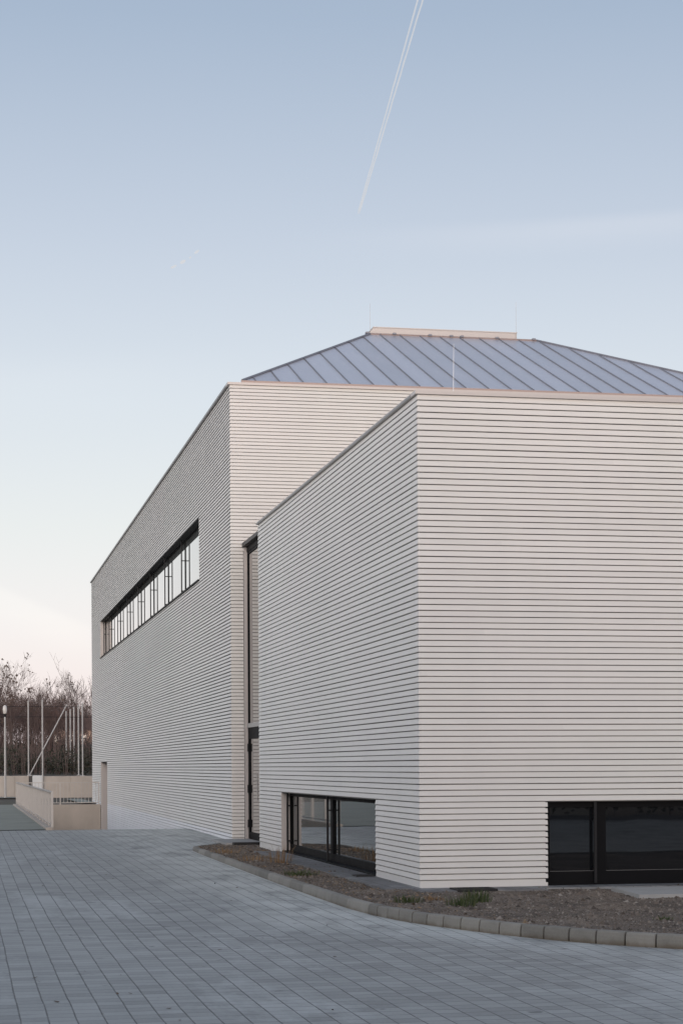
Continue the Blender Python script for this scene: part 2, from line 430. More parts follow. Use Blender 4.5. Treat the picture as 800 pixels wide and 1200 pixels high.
# --- front window
gy = YA+.14
for xa, xb in ((FW[0]-.03, FW[0]+.001), (FW[1]-.001, FW[1]+.03)):
    w = MB(); w.box(xa, xb, YA+.012, gy-.03, -.02, zt); w.build('window_jamb', M['frame'], low)
w = MB(); w.box(FW[0], FW[1], YA+.013, gy+.05, zt-.004, zt+.035); w.build('window_head', M['soffit'], low)
fr = MB()
fr.box(FW[0]+.001, FW[1]-.001, gy-.03, gy+.06, .0, .185)
fr.box(FW[0]+.001, FW[1]-.001, gy-.055, gy+.06, -.02, .02)
fr.box(FW[0]+.001, FW[1]-.001, gy-.031, gy+.06, zt-.085, zt-.005)
mull = [(FW[0]+.001, FW[0]+.06), (8.64, 8.79), (11.0, 11.15), (FW[1]-.06, FW[1]-.001)]
for xa, xb in mull: fr.box(xa, xb, gy-.032, gy+.06, .185, zt-.085)
fwin = fr.build('window', M['frame'], low)
for (a, c) in zip(mull[:-1], mull[1:]):
    g = MB(); g.box(a[1], c[0], gy, gy+.02, .185, zt-.085); g.build('pane', M['glass_dark'], fwin)
    g = MB(); g.box(a[1]+.002, c[0]-.002, gy-.024, gy-.0005, .186, .191); g.build('glazing_bead', M['bead'], fwin)
for xx in (8.615, 10.975):
    g = MB(); g.cbox(xx-.02, xx+.02, YA+.03, YA+.062, .02, zt-.006, .004)
    rail = g.build('guide_rail', M['rail'], low)
    for zz in (.25, .90):
        g = MB(); g.box(xx-.012, xx+.012, YA+.061, gy-.0325, zz-.012, zz+.012); g.build('bracket', M['rail'], rail)

# ================================================================== HALL
hall = thing('sports_hall', 'tall board-clad hall behind the low block, with ribbon window and hipped metal roof', 'building', (X0, YM, 0))
CW = (49.55, 85.8, 79, 99)
DW = (82.25, 85.93)
clad('Y', X0, YM, YE, -20, 127, [CW, (DW[0], DW[1], -30, 22)], m0=True, gap=.019, top=-.020).build('side_cladding', [M['siding'], M['plinth'], M['membrane']], hall)
clad('X', YM, X0, 6.392, -3, 127, [], m0=True).build('front_cladding', [M['siding'], M['siding'], M['membrane']], hall)
ru = math.ceil((6.72-ZB)/PITCH)
clad('X', YM+.0, 6.392, 24., ru-1, 127, []).build('front_cladding', [M['siding'], M['siding'], M['membrane']], hall)
b = MB(); b.box(X0+.06, 24., YE-.1, YE, -2, ZH); b.box(23.9, 24., YM+.06, YE-.1, -2, ZH); b.build('rear_wall', M['siding'], hall)
b = MB(); b.box(X0+.1, 23.9, YM+.1, YE-.1, ZH-.14, ZH-.04); b.build('flat_roof', M['roofing'], hall)
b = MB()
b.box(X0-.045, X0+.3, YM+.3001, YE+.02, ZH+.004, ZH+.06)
b.build('coping', M['shaded_coping'], hall)  # left run of the same cap, its shade put into the colour
b = MB(); b.box(X0-.045, 24.02, YM-.03, YM+.3, ZH+.004, ZH+.0605); b.build('coping', M['coping'], hall)
# the hipped roof: front, side and rear slopes with standing seams, flat top with a raised rooflight
EZ, RZ = 10.60, 13.41
E0 = [(6.40,YM+.06,EZ),(20.3,YM+.06,EZ),(20.3,64.0,EZ),(6.40,64.0,EZ)]
T0 = [(10.93,50.6,RZ),(15.64,50.6,RZ),(15.64,57.4,RZ),(10.93,57.4,RZ)]
b = MB()
for i in range(4):
    j = (i+1) % 4; b.face([E0[i], E0[j], T0[j], T0[i]])
b.face(T0)
b.box(6.45, 20.25, YM+.1, 63.9, ZH-.03, EZ-.03, 2)
def seam(e, tp):
    e = Vector(e); tp = Vector(tp); d = (tp-e).normalized()
    side = d.cross(Vector((0,0,1))).normalized(); n = side.cross(d).normalized()
    p = [side*-.009-n*.01, side*.009-n*.01, side*.008+n*.028, side*-.008+n*.028]
    b.hexa([e+p[0], e+p[1], tp+p[1], tp+p[0]], [e+p[3], e+p[2], tp+p[2], tp+p[3]], 1)
k = math.ceil(6.45/.56)
x = k*.56
while x < 20.25:   # front and rear seams
    if x < T0[0][0]: s = (x-6.40)/(T0[0][0]-6.40)
    elif x > T0[1][0]: s = (20.3-x)/(20.3-T0[1][0])
    else: s = 1.
    if s > .02:
        seam((x, YM+.06, EZ), (x, YM+.06+s*(50.6-YM-.06), EZ+s*(RZ-EZ)))
        seam((x, 64.0, EZ), (x, 64.0+s*(57.4-64.0), EZ+s*(RZ-EZ)))
    x += .56
y = YM+.6
while y < 63.9:
    if y < 50.6: s = (y-YM-.06)/(50.6-YM-.06)
    elif y > 57.4: s = (64.0-y)/(64.0-57.4)
    else: s = 1.
    seam((6.40, y, EZ), (6.40+s*(10.93-6.40), y, EZ+s*(RZ-EZ)))
    seam((20.3, y, EZ), (20.3+s*(15.64-20.3), y, EZ+s*(RZ-EZ)))
    y += .56
roof = b.build('hipped_roof', [M['zinc'], M['seam'], M['seam']], hall)
for i in range(4):
    b = MB(); b.tube([Vector(E0[i])+Vector((0,0,.02)), Vector(T0[i])+Vector((0,0,.02))], .03, 6); b.build('hip_capping', M['seam'], roof)
    b = MB(); b.tube([Vector(T0[i])+Vector((0,0,.015)), Vector(T0[(i+1) % 4])+Vector((0,0,.015))], .028, 6); b.build('ridge_flashing', M['trim'], roof)
b = MB(); b.box(6.37, 20.33, YM+.02, YM+.07, EZ-.05, EZ+.012); b.build('eave_flashing', M['trim'], roof)
# rooflight upstand with a sloped left cheek
b = MB(); yl0, yl1 = 50.75, 57.2
b.hexa([(10.90,yl0,RZ+.03),(15.12,yl0,RZ+.03),(15.12,yl1,RZ+.03),(10.90,yl1,RZ+.03)], [(11.06,yl0,RZ+.225),(15.12,yl0,RZ+.225),(15.12,yl1,RZ+.225),(11.06,yl1,RZ+.225)])
rl = b.build('rooflight', M['coping'], roof)
b = MB(); b.box(10.98, 15.14, yl0+.03, yl1-.03, RZ+.005, RZ+.05); b.build('rooflight_base', M['soffit'], rl)
b = MB(); b.box(11.05, 15.13, yl0-.02, yl1+.02, RZ+.2255, RZ+.25); b.build('rooflight_cap', M['coping'], rl)
for xx, zz in ((15.09, 14.50), (10.96, 14.28)):
    b = MB(); b.tube([(xx,50.72,RZ),(xx,50.72,zz)], [.005,.003], 5); b.build('lightning_rod', M['steel'], roof)
for xx in (11.6, 12.6, 13.2, 13.5, 14.5, 15.55, 10.85):
    b = MB(); b.cbox(xx-.05, xx+.05, 50.52, 50.66, RZ+.01, RZ+.06, .01); b.build('snow_clip', M['seam'], roof)

# --- ribbon window
cz0, cz1 = ZB+79*PITCH, ZB+99*PITCH; cg = X0+.25
for ya, yb in ((CW[1]-.001, CW[1]+.03), (CW[0]-.03, CW[0]+.001)):
    w = MB(); w.box(X0+.012, cg+.02, ya, yb, cz0, cz1); w.build('window_jamb', M['reveal'], hall)
w = MB(); w.box(X0+.013, cg+.05, CW[0], CW[1], cz1-.006, cz1+.03); w.build('window_head', M['soffit'], hall)
w = MB(); w.box(X0-.03, cg+.05, CW[0]-.01, CW[1]+.01, cz0-.03, cz0+.010); w.build('window_sill', M['frame'], hall)
fr = MB()
fr.box(cg-.02, cg+.05, CW[0]+.001, CW[1]-.001, cz0+.010, cz0+.05); fr.box(cg-.02, cg+.05, CW[0]+.001, CW[1]-.001, cz1-.045, cz1-.007)
ms = [54.72+4.6*k for k in range(7)]
edges = [CW[0]+.001] + ms + [CW[1]-.001]
for y_ in ms: fr.box(cg-.021, cg+.05, y_-.025, y_+.025, cz0+.05, cz1-.045)
for y_, s in ((CW[0]+.001, 1), (CW[1]-.001, -1)): fr.box(cg-.021, cg+.05, y_, y_+s*.05, cz0+.05, cz1-.045)
ribbon = fr.build('window', M['frame'], hall)
for i in range(len(edges)-1):
    ya = edges[i]+(.05 if i == 0 else .025); yb = edges[i+1]-(.05 if i == len(edges)-2 else .025)
    g = MB(); g.box(cg, cg+.02, ya, yb, cz0+.05, cz1-.045); g.build('pane', M['glass_clere'], ribbon)
for y_ in ms+[CW[1]-.4]:
    g = MB(); g.cbox(cg-.132, cg-.098, y_-.016, y_+.016, cz0+.011, cz1-.007, .004); rail = g.build('guide_rail', M['rail'], hall)
    for zz in (cz0+.18, cz0+1.05):
        g = MB(); g.box(cg-.099, cg-.0215, y_-.014, y_+.014, zz-.013, zz+.013); g.build('bracket', M['rail'], rail)
# --- door recess low on the side
dz = ZB+22*PITCH
for ya, yb in ((DW[1]-.001, DW[1]+.04), (DW[0]-.04, DW[0]+.001)):
    w = MB(); w.box(X0+.012, X0+.62, ya, yb, -1.52, dz); w.build('door_jamb', M['reveal'], hall)
w = MB(); w.box(X0+.013, X0+.7, DW[0], DW[1], dz-.006, dz+.03); w.build('door_head', M['soffit'], hall)
w = MB(); w.box(X0+.6, X0+.66, DW[0]+.001, DW[1]-.001, -1.52, dz-.007); door = w.build('service_door', M['frame'], hall)
w = MB(); w.tube([(X0+.57,83.2,-.5),(X0+.57,83.2,-.35)], .012, 6); w.build('handle', M['steel'], door)

# ================================================================== GLAZED LINK between the two volumes
link = thing('glazed_link', 'narrow recessed glass entrance strip between the low front block and the tall hall', 'entrance', (GX, 41.5, 0))
b = MB(); b.cbox(6.40, GX+.06, YM-.062, YM-.002, -.02, 6.74, .006); b.build('jamb', M['reveal'], link)
b = MB(); b.box(6.36, 8.6, YB+.002, YM-.001, 6.745, 6.83); b.build('roof_fascia', M['soffit'], link)
b = MB(); b.box(GX-.03, GX+.07, YB+.002, YM-.063, 6.62, 6.744); b.build('header', M['frame'], link)
fr = MB()
for ya, yb in ((YM-.13, YM-.063), (YB+.002, YB+.09)): fr.box(GX-.02, GX+.06, ya, yb, 2.66, 6.56)
fr.box(GX-.019, GX+.06, YB+.002, YM-.063, 6.5601, 6.62)
upper = fr.build('upper_window', M['frame'], link)
g = MB(); g.box(GX+.002, GX+.02, YB+.09, YM-.13, 2.66, 6.56); g.build('pane', M['glass'], upper)
b = MB(); b.box(GX-.045, GX+.06, YB+.002, YM-.063, 2.56, 2.66); b.build('transom', M['steel'], link)
fr = MB()
fr.box(GX-.02, GX+.06, YB+.002, YM-.063, 2.30, 2.56); fr.box(GX-.02, GX+.06, YB+.002, YM-.063, .0, .16)
for ya, yb in ((YM-.26, YM-.063), (41.6, 41.75), (YB+.002, YB+.10)): fr.box(GX-.021, GX+.06, ya, yb, .16, 2.30)
door = fr.build('glass_door', M['frame'], link)
for ya, yb in ((YB+.10, 41.6), (41.75, YM-.26)):
    g = MB(); g.box(GX+.002, GX+.02, ya, yb, .16, 2.30); g.build('pane', M['glass'], door)
for zz in (.35, 1.15, 2.1):
    g = MB(); g.tube([(GX-.04,YM-.16,zz-.09),(GX-.04,YM-.16,zz+.09)], .016, 6); g.build('hinge', M['black'], door)
g = MB(); g.tube([(GX-.07,41.85,.9),(GX-.07,41.85,1.5)], .014, 6); g.build('handle', M['steel'], door)
b = MB(); b.box(GX+.03, 8.6, YB+.003, YM-.002, -.02, .0); b.box(8.5, 8.6, YB+.003, YM-.002, .0, 6.74); b.build('rear_wall', M['siding'], link)

# ================================================================== GROUND AND PAVING
def pz(y):  # gentle fall of the paved yard towards the camera
    pts = [(-40,-.16),(14,-.145),(20,-.13),(30,-.105),(40,-.075),(44,-.05),(52,-.03)]
    for (a, za), (c, zc) in zip(pts[:-1], pts[1:]):
        if y <= c: return za+(zc-za)*(max(y, a)-a)/(c-a)
    return -.03
def tz(x, y):
    if y < 51.95: return -.45
    if 2.3 < x < 24 and y < 86.1: return -3.2
    if y < 108.9: return -.06
    if y < 109.35: return -.06
    z = 1.17+max(0, min(1, (y-112)/10))*.1
    z += max(0, y-120)*.022 if y < 300 else 180*.022+(y-300)*.006
    return z+mnoise.noise(Vector((x*.12, y*.12, 3)))*(.25 if y > 116 else .03)
xs = [-1500,-600,-250,-120,-70,-45]+[i*2.-30 for i in range(16)]+[2.2,2.31,4,6.3,8,10,12,14,16,18,20,22,23.9,24.1,28,34,45,70,120,250,600,1500]
ys = [-900,-300,-120,-60,-40,-20,0,20,40,51.9,52.0,60,70,80,86.05,86.15,90,95,100,105,108.8,109.1,109.15,109.5,112,116,120,124,128,133,138,144,150,160,170,185,200,230,260,300,400,600,900,1500,2500]
b = MB(); b.norecalc = True
b.grid([[(x, y, tz(x, y) if not (109.05 < y < 109.3) else (1.17 if y > 109.12 else -.06)) for x in xs] for y in ys])
tag(b.build('ground', M['earth']), kind='structure')
b = MB(); b.norecalc = True
pys = [-8.5, -5, -2, 4, 8, 12, 16, 20, 24, 28, 32, 36, 40, 42, 44, 46, 48, 50, 51.6, 52.0]
pxs = [-26, -18, -12, -8, -5, -3, -1, 1, 3, 5, 6.6, 9, 12, 18, 26, 36]
rows = [[(x, y, pz(y)+(0 if y > 51.5 else .008*mnoise.noise(Vector((x*.3, y*.2, 1))))) for x in pxs] for y in pys]
b.grid(rows)
tag(b.build('paving', M['paving'], smooth=True), kind='structure')
b = MB(); b.norecalc = True
b.grid([[(x, y, z) for x in (2.42, X0+.7)] for y, z in ((52.0,-.034),(66,-.7),(81,-1.45),(86.0,-1.5))]); tag(b.build('ramp', M['paving']), kind='structure')
b = MB(); b.norecalc = True
b.grid([[(x, y, -.012) for x in (-26, -14, -6, -2, 2.2)] for y in (52.02, 60, 70, 80, 87.4)]); tag(b.build('path', M['path']), kind='structure')
b = MB(); b.norecalc = True
b.grid([[(x, y, .012) for x in (5.35, X0-.004)] for y in (89, 95, 101)]); b.grid([[(x, y, .02) for x in (-30, 3.3)] for y in (105.6, 108.8)])
tag(b.build('pavement', M['path']), kind='structure')
b = MB(); b.norecalc = True
b.grid([[(x, y, -.2) for x in (-300, 300)] for y in (-16, -9)]); tag(b.build('road', M['asphalt']), kind='structure')

# planting bed, kerb and apron
KP = [(6.02,43.35),(5.62,42.3),(5.18,41.2),(4.88,40.35),(4.72,39.75),(4.66,39.2),(4.65,37.6),(4.65,32),(4.66,28),(4.69,25),(4.72,23.3),(4.80,22.2),(4.93,21.35),(5.10,20.7),(5.34,20.0),(5.60,19.35),(5.92,18.7),(6.30,18.12),(6.76,17.58),(7.35,17.05),(8.1,16.6),(9.1,16.25),(10.5,16.05),(14,16),(22,16)]
def resample(P, step):
    out = []; acc = 0.; 
    for (a, c) in zip(P[:-1], P[1:]):
        a = Vector(a); c = Vector(c); L = (c-a).length; n = max(1, int(L/.02))
        for i in range(n): out.append(a.lerp(c, i/n))
    out.append(Vector(P[-1])); return out
fine = resample(KP, .02)
for _ in range(40):   # smooth the path
    fine = [fine[0]]+[(fine[i-1]+fine[i]*2+fine[i+1])/4 for i in range(1, len(fine)-1)]+[fine[-1]]
cum = [0.]
for a, c in zip(fine[:-1], fine[1:]): cum.append(cum[-1]+(c-a).length)
def at(s):
    lo, hi = 0, len(cum)-1
    while hi-lo > 1:
        mid = (lo+hi)//2
        if cum[mid] <= s: lo = mid
        else: hi = mid
    tt = (s-cum[lo])/max(1e-9, cum[hi]-cum[lo]); p = fine[lo].lerp(fine[hi], tt)
    d = (fine[min(hi+3, len(fine)-1)]-fine[max(lo-3, 0)]).normalized()
    return p, d
kb = MB(); s = 0.; KW = .125
while s < cum[-1]-.5:
    p, d = at(s)
    ln = .985 if (p.y < 39.3 and p.y > 22.9) else .345
    if p.y > 39.3: ln = .40
    if p.x > 11: ln = .985
    p2, d2 = at(min(s+ln, cum[-1]-.01))
    gap = .011 if ln < .5 else .003
    dn = (p2-p).normalized(); pa = p+dn*gap; pb = p2-dn*gap
    nrm = Vector((-dn.y, dn.x))   # left of travel; travel goes towards the camera, so the bed is on the left (+x)
    jz = random.uniform(-.004, .004)
    if p.y > 39.6: top = -.005-.045*min(1, (p.y-39.6)/3.2)
    else: top = .004
    top += jz; bot = pz(p.y)-.12
    c = .018
    prof = [(0, bot), (.004, top-.055), (.012, top-c), (.012+c*.8, top), (KW-.008, top), (KW, top-.01), (KW, bot)]
    A = [(pa.x+nrm.x*o, pa.y+nrm.y*o, z) for o, z in prof]; B = [(pb.x+nrm.x*o, pb.y+nrm.y*o, z) for o, z in prof]
    n = len(kb.v); kb.v.extend(A+B); q = len(prof)
    for i in range(q):
        j = (i+1) % q; kb.f.append((n+i, n+j, n+q+j, n+q+i)); kb.m.append(0)
    kb.f.append(tuple(n+i for i in range(q))); kb.f.append(tuple(n+q+q-1-i for i in range(q))); kb.m += [0, 0]
    s += ln
tag(kb.build('kerb', M['kerb']), kind='structure')
# gravel soil of the bed, a lumpy sheet cut to the kerb line
inner = []
for i in range(0, len(fine), 10):
    d = (fine[min(i+3, len(fine)-1)]-fine[max(i-3, 0)]).normalized(); inner.append((fine[i].x-d.y*.07, fine[i].y+d.x*.07))
poly = inner+[(22, YA+.02), (X0+.03, YA+.02), (X0+.03, YB), (GX, YB), (GX, YM-.03), (6.05, YM-.03)]
def inside(x, y):
    r = False; j = len(poly)-1
    for i in range(len(poly)):
        xi, yi = poly[i]; xj, yj = poly[j]
        if (yi > y) != (yj > y) and x < (xj-xi)*(y-yi)/(yj-yi)+xi: r = not r
        j = i
    return r
def bedz(x, y):
    z = -.024+.022*mnoise.noise(Vector((x*1.1, y*1.1, 0)))+.012*mnoise.noise(Vector((x*5, y*5, 4)))
    if y > 39.6: z -= .04*min(1, (y-39.6)/3)
    return z
stepg = .11; b = MB(); b.norecalc = True; idx = {}
nx, ny = int((15-4.5)/stepg), int((43.7-15.8)/stepg)
def bv(i, j):
    if (i, j) not in idx:
        x, y = 4.5+i*stepg, 15.8+j*stepg; idx[(i, j)] = len(b.v); b.v.append((x, y, bedz(x, y)))
    return idx[(i, j)]
for i in range(nx):
    for j in range(ny):
        if inside(4.5+(i+.5)*stepg, 15.8+(j+.5)*stepg):
            b.f.append((bv(i,j), bv(i+1,j), bv(i+1,j+1), bv(i,j+1))); b.m.append(0)
tag(b.build('planting_soil', M['soil'], smooth=True), kind='structure')
# loose stones lying on the soil
g = MB(); g.norecalc = True
def stone(x, y, z, r):
    n = len(g.v); t = random.random()*6.28
    for k in range(4): g.v.append((x+r*random.uniform(.6, 1.2)*math.cos(t+k*1.571), y+r*random.uniform(.6, 1.2)*math.sin(t+k*1.571), z))
    g.v.append((x+random.uniform(-.3, .3)*r, y+random.uniform(-.3, .3)*r, z+r*random.uniform(.45, .9)))
    for k in range(4): g.f.append((n+k, n+(k+1) % 4, n+4)); g.m.append(0)
cnt = 0
while cnt < 34000:
    y = 16.2+(random.random()**1.6)*26; x = random.uniform(4.7, 12)
    if not inside(x, y) or x/y > .44: continue
    stone(x, y, bedz(x, y)-.002, random.choice((.005, .006, .007, .008, .010, .012, .012, .016, .022) if random.random() < .985 else (.03, .04, .05))*random.uniform(.7, 1.2)); cnt += 1
tag(g.build('gravel', M['stone']), 'loose brown gravel and bark crumbs strewn over the planting bed', 'gravel', kind='stuff')
# stone apron at the foot of the low volume
b = MB()
b.box(5.60, X0+.02, YA-.05, 37.0, -.12, .0)
b.box(5.95, 7.7, YA-.68, YA+.015, -.12, -.004)
b.box(7.7, 14., YA-.42, YA+.1, -.12, -.003)
tag(b.build('apron', M['apron']), kind='structure')
b = MB(); b.cbox(5.62, GX-.03, 41.15, YM-.065, -.16, .0, .008)
tag(b.build('door_step', M['slab']), 'grey concrete step in front of the glass entrance strip', 'step')
b = MB()
b.hexa([(8.36,22.82,-.06),(10.2,22.75,-.06),(10.25,24.25,-.06),(8.5,24.3,-.06)], [(8.37,22.83,.022),(10.19,22.76,.022),(10.24,24.24,.022),(8.51,24.29,.022)])
tag(b.build('cover_slab', M['slab']), 'pale square concrete cover slab set in the gravel below the dark front window', 'slab')
def grate(x, y, lx, ly, label, lift=.004):
    t = thing('drain_grate', label, 'drain', (x, y, 0), 'drain grates at the building foot')
    f = MB()
    f.box(x-lx/2, x+lx/2, y-ly/2, y-ly/2+.02, -.05, lift+.012); f.box(x-lx/2, x+lx/2, y+ly/2-.02, y+ly/2, -.05, lift+.012)
    f.box(x-lx/2, x-lx/2+.02, y-ly/2+.02, y+ly/2-.02, -.05, lift+.012); f.box(x+lx/2-.02, x+lx/2, y-ly/2+.02, y+ly/2-.02, -.05, lift+.012)
    f.build('frame', M['black'], t)
    f = MB(); n = int(max(lx, ly)/.04)
    for i in range(1, n):
        if lx > ly: xx = x-lx/2+i*lx/n; f.box(xx-.007, xx+.007, y-ly/2+.02, y+ly/2-.02, -.03, lift+.008)
        else: yy = y-ly/2+i*ly/n; f.box(x-lx/2+.02, x+lx/2-.02, yy-.007, yy+.007, -.03, lift+.008)
    f.build('bars', M['black'], t)
grate(6.72, 24.72, .55, .45, 'black drain grate at the foot of the pale front wall')
grate(5.93, 28.15, .28, .35, 'black drain grate at the near end of the side window')
grate(6.05, 40.95, .6, .3, 'black drain grate before the step of the glass entrance')

# ------------------------------------------------------------------ small plants and litter in the bed
def tuft(name, x, y, n, h, spread, mat, label, lean=.6):
    o = MB(); o.norecalc = True
    z0 = bedz(x, y)-.01 if y < 43 else 0
    for _ in range(n):
        a = random.random()*6.283; r = spread*random.random()**.6*.55
        bx, by = x+math.cos(a)*r, y+math.sin(a)*r
        hh = h*random.uniform(.45, 1.1); a2 = a+random.uniform(-.8, .8); le = lean*random.uniform(.2, 1.1)*hh
        wv = Vector((-math.sin(a2), math.cos(a2), 0))*random.uniform(.003, .006)
        p0 = Vector((bx, by, z0)); p1 = p0+Vector((math.cos(a2)*le*.3, math.sin(a2)*le*.3, hh*.6)); p2 = p0+Vector((math.cos(a2)*le, math.sin(a2)*le, hh*random.uniform(.75, 1.)))
        n0 = len(o.v); o.v.extend([tuple(p0-wv), tuple(p0+wv), tuple(p1+wv*.8), tuple(p1-wv*.8), tuple(p2)])
        o.f += [(n0, n0+1, n0+2, n0+3), (n0+3, n0+2, n0+4)]; o.m += [0, 0]
    ob = o.build(name, mat)
    tag(ob, label, 'plant', 'plants in the gravel bed'); return ob
tuft('grass_tuft', 5.40, 22.95, 130, .12, .34, M['grass'], 'low green grass tuft in the bed just left of the building corner', .9)
tuft('grass_tuft', 5.82, 23.35, 60, .09, .22, M['straw'], 'small yellowing grass tuft directly below the building corner', .9)
tuft('grass_tuft', 5.87, 22.15, 130, .15, .36, M['grass'], 'green grass tuft nearest the kerb beneath the front wall', .8)
tuft('grass_tuft', 6.22, 22.75, 150, .19, .34, M['grass'], 'tallest green grass tuft, growing beside the black grate in front of the front wall', .6)
tuft('grass_tuft', 7.46, 19.60, 70, .06, .20, M['grass'], 'tiny flat green tuft on the bare gravel near the kerb under the front window', 1.)
tuft('moss_clump', 5.12, 29.05, 220, .10, .55, M['grass'], 'spreading low green clump before the side window', 1.)
tuft('dry_grass', 5.42, 32.9, 70, .36, .45, M['straw'], 'wispy orange dry grass at the far end of the side window', .5)
tuft('dry_grass', 5.05, 33.6, 60, .16, .5, M['straw'], 'flattened straw clump close to the kerb beyond the side window', 1.)
tuft('dry_grass', 5.0, 36.6, 70, .14, .6, M['straw'], 'short dry straw patch near the rounded end of the kerb', 1.)
def litter(name, spots, mat, label, sz):
    o = MB(); o.norecalc = True
    for x, y, z in spots:
        a = random.random()*6.28; r = sz*random.uniform(.5, 1.3); k = random.uniform(.35, .8)
        u = Vector((math.cos(a), math.sin(a), random.uniform(-.1, .2)))*r; v = Vector((-math.sin(a), math.cos(a), random.uniform(-.2, .3)))*r*k
        c = Vector((x, y, z+.006))
        o.face([c-u, c-v*.9+Vector((0,0,.004)), c+u+Vector((0,0,r*.25)), c+v])
    return tag(o.build(name, mat), label, 'leaf litter', kind='stuff')
sp = []
for _ in range(150):
    y = random.uniform(11.5, 40); x = random.uniform(-.45*1, .25)*y*.9+.3
    if x < 4.4 and not inside(x, y): sp.append((x, y, pz(y)))
for x, y in ((.6,16.5),(.62,16.2),(1.05,16.9),(1.2,15.2),(1.3,15.2),(.7,14.8),(1.5,14.2),(1.0,14.0)): sp.append((x, y, pz(y)))
litter('fallen_leaves', sp, M['dry_leaf'], 'few small dark fallen leaves scattered over the grey paving', .026)
sp = []
while len(sp) < 900:
    y = random.uniform(19, 41); x = random.uniform(4.7, 6.0)
    if inside(x, y): sp.append((x, y, bedz(x, y)))
litter('bed_litter', sp, M['straw'], 'straw coloured dead leaves and stalks lying in the bed along the kerb', .030)

# ================================================================== LEFT BACKGROUND
def wallmesh(x0, x1, y0, y1, z0, z1, seams):
    w = MB(); xs_ = [x0]+seams+[x1]
    for a, c in zip(xs_[:-1], xs_[1:]): w.cbox(a+.006, c-.006, y0, y1, z0, z1, .01)
    w.box(x0+.02, x1-.02, y0+.03, y1-.03, z0, z1-.03)
    return w
tag(wallmesh(-30, 3.68, 109.0, 109.25, -.3, 1.2, [-24,-18,-12,-6,0,2.9]).build('concrete_wall', M['concrete']), 'pale concrete wall left of the pale sheet panel, behind the lamp post', 'wall')
tag(wallmesh(4.50, 24, 109.0, 109.25, -.3, 1.17, [6.0,9,13,18]).build('concrete_wall', M['concrete']), 'pale concrete wall right of the pale sheet panel, running behind the hall corner', 'wall')
b = MB(); b.cbox(3.88, 4.48, 108.98, 109.05, .0, 1.22, .01)
for zz in (.3, .62, .94): b.box(3.89, 4.47, 108.97, 108.982, zz, zz+.012)
pn = b.build('sheet_panel', M['panel']); tag(pn, 'pale blue-grey sheet panel closing the gap between the two concrete walls', 'panel')
b = MB(); b.box(3.70, 3.87, 109.02, 109.2, -.05, 1.19); b.build('dark_gap_strip', M['soffit'], pn)  # dark strip stands in for the dark open gap beside the panel
# retaining walls round the sunken ramp
tag(wallmesh(2.42, X0-.004, 86.0, 86.25, -1.8, .0, [3.9]).build('retaining_wall', M['concrete']), 'tan concrete retaining wall closing the far end of the sunken ramp', 'retaining wall')
b = MB()
for a in range(52, 86, 4): b.cbox(2.20, 2.415, a+.01, min(a+4, 86.24)-.004, -1.8, .045, .01)
tag(b.build('retaining_wall', M['concrete']), 'low concrete edge wall carrying the long railing beside the greenish path', 'retaining wall')
def railing(label, pts, zt0, nseg, spacing, z0=.045):
    a = Vector(pts[0]); c = Vector(pts[1]); d = (c-a).normalized(); L = (c-a).length
    side = Vector((-d.y, d.x, 0)); mid = (a+c)/2
    t = thing('railing', label, 'railing', (mid.x, mid.y, 0))
    def bar(s, w, th, za, zb, mb):
        p = a+d*s; u = d*(w/2); v = side*(th/2)
        q = [p-u-v, p+u-v, p+u+v, p-u+v]
        mb.hexa([(k.x, k.y, za) for k in q], [(k.x, k.y, zb) for k in q])
    for i in range(nseg+1):
        mb = MB(); bar(L*i/nseg+(.02 if i == 0 else -.02 if i == nseg else 0), .045, .06, z0, zt0-.035, mb); mb.build('post', M['steel'], t)
    mb = MB(); bar(L/2, L, .055, zt0-.035, zt0, mb); mb.build('handrail', M['steel'], t)
    mb = MB(); bar(L/2, L, .03, z0+.06, z0+.09, mb); mb.build('bottom_rail', M['steel'], t)
    for i in range(nseg):
        mb = MB(); s0 = L*i/nseg; n = int(L/nseg/spacing)
        for k in range(1, n): bar(s0+k*L/nseg/n, .02, .006, z0+.09, zt0-.035, mb)
        mb.build('bar_panel', M['steel'], t)
railing('long pale steel railing beside the greenish path, seen end-on', [(2.36, 51.75, 0), (2.36, 86.1, 0)], 1.02, 17, .20)
railing('short pale steel railing on top of the tan retaining wall at the ramp end', [(2.55, 86.12, 0), (X0-.06, 86.12, 0)], 1.0, 2, .15, .0)
# lamp post
lp = thing('lamp_post', 'slim pale lamp post with a round white head before the concrete wall', 'lamp post', (2.30, 106, 0))
b = MB(); b.tube([(2.30,106,-.02),(2.30,106,1.1),(2.30,106,4.45)], [.07,.06,.045], 8); b.build('pole', M['galv'], lp)
b = MB(); b.tube([(2.30,106,4.45),(2.30,106,4.62)], [.05,.10], 8); b.build('collar', M['rail'], lp)
b = MB(); b.tube([(2.30,106,4.60),(2.30,106,4.68),(2.30,106,4.85),(2.30,106,5.02),(2.30,106,5.10)], [.06,.10,.12,.10,.04], 10); b.build('lamp_head', M['whitepaint'], lp, True)
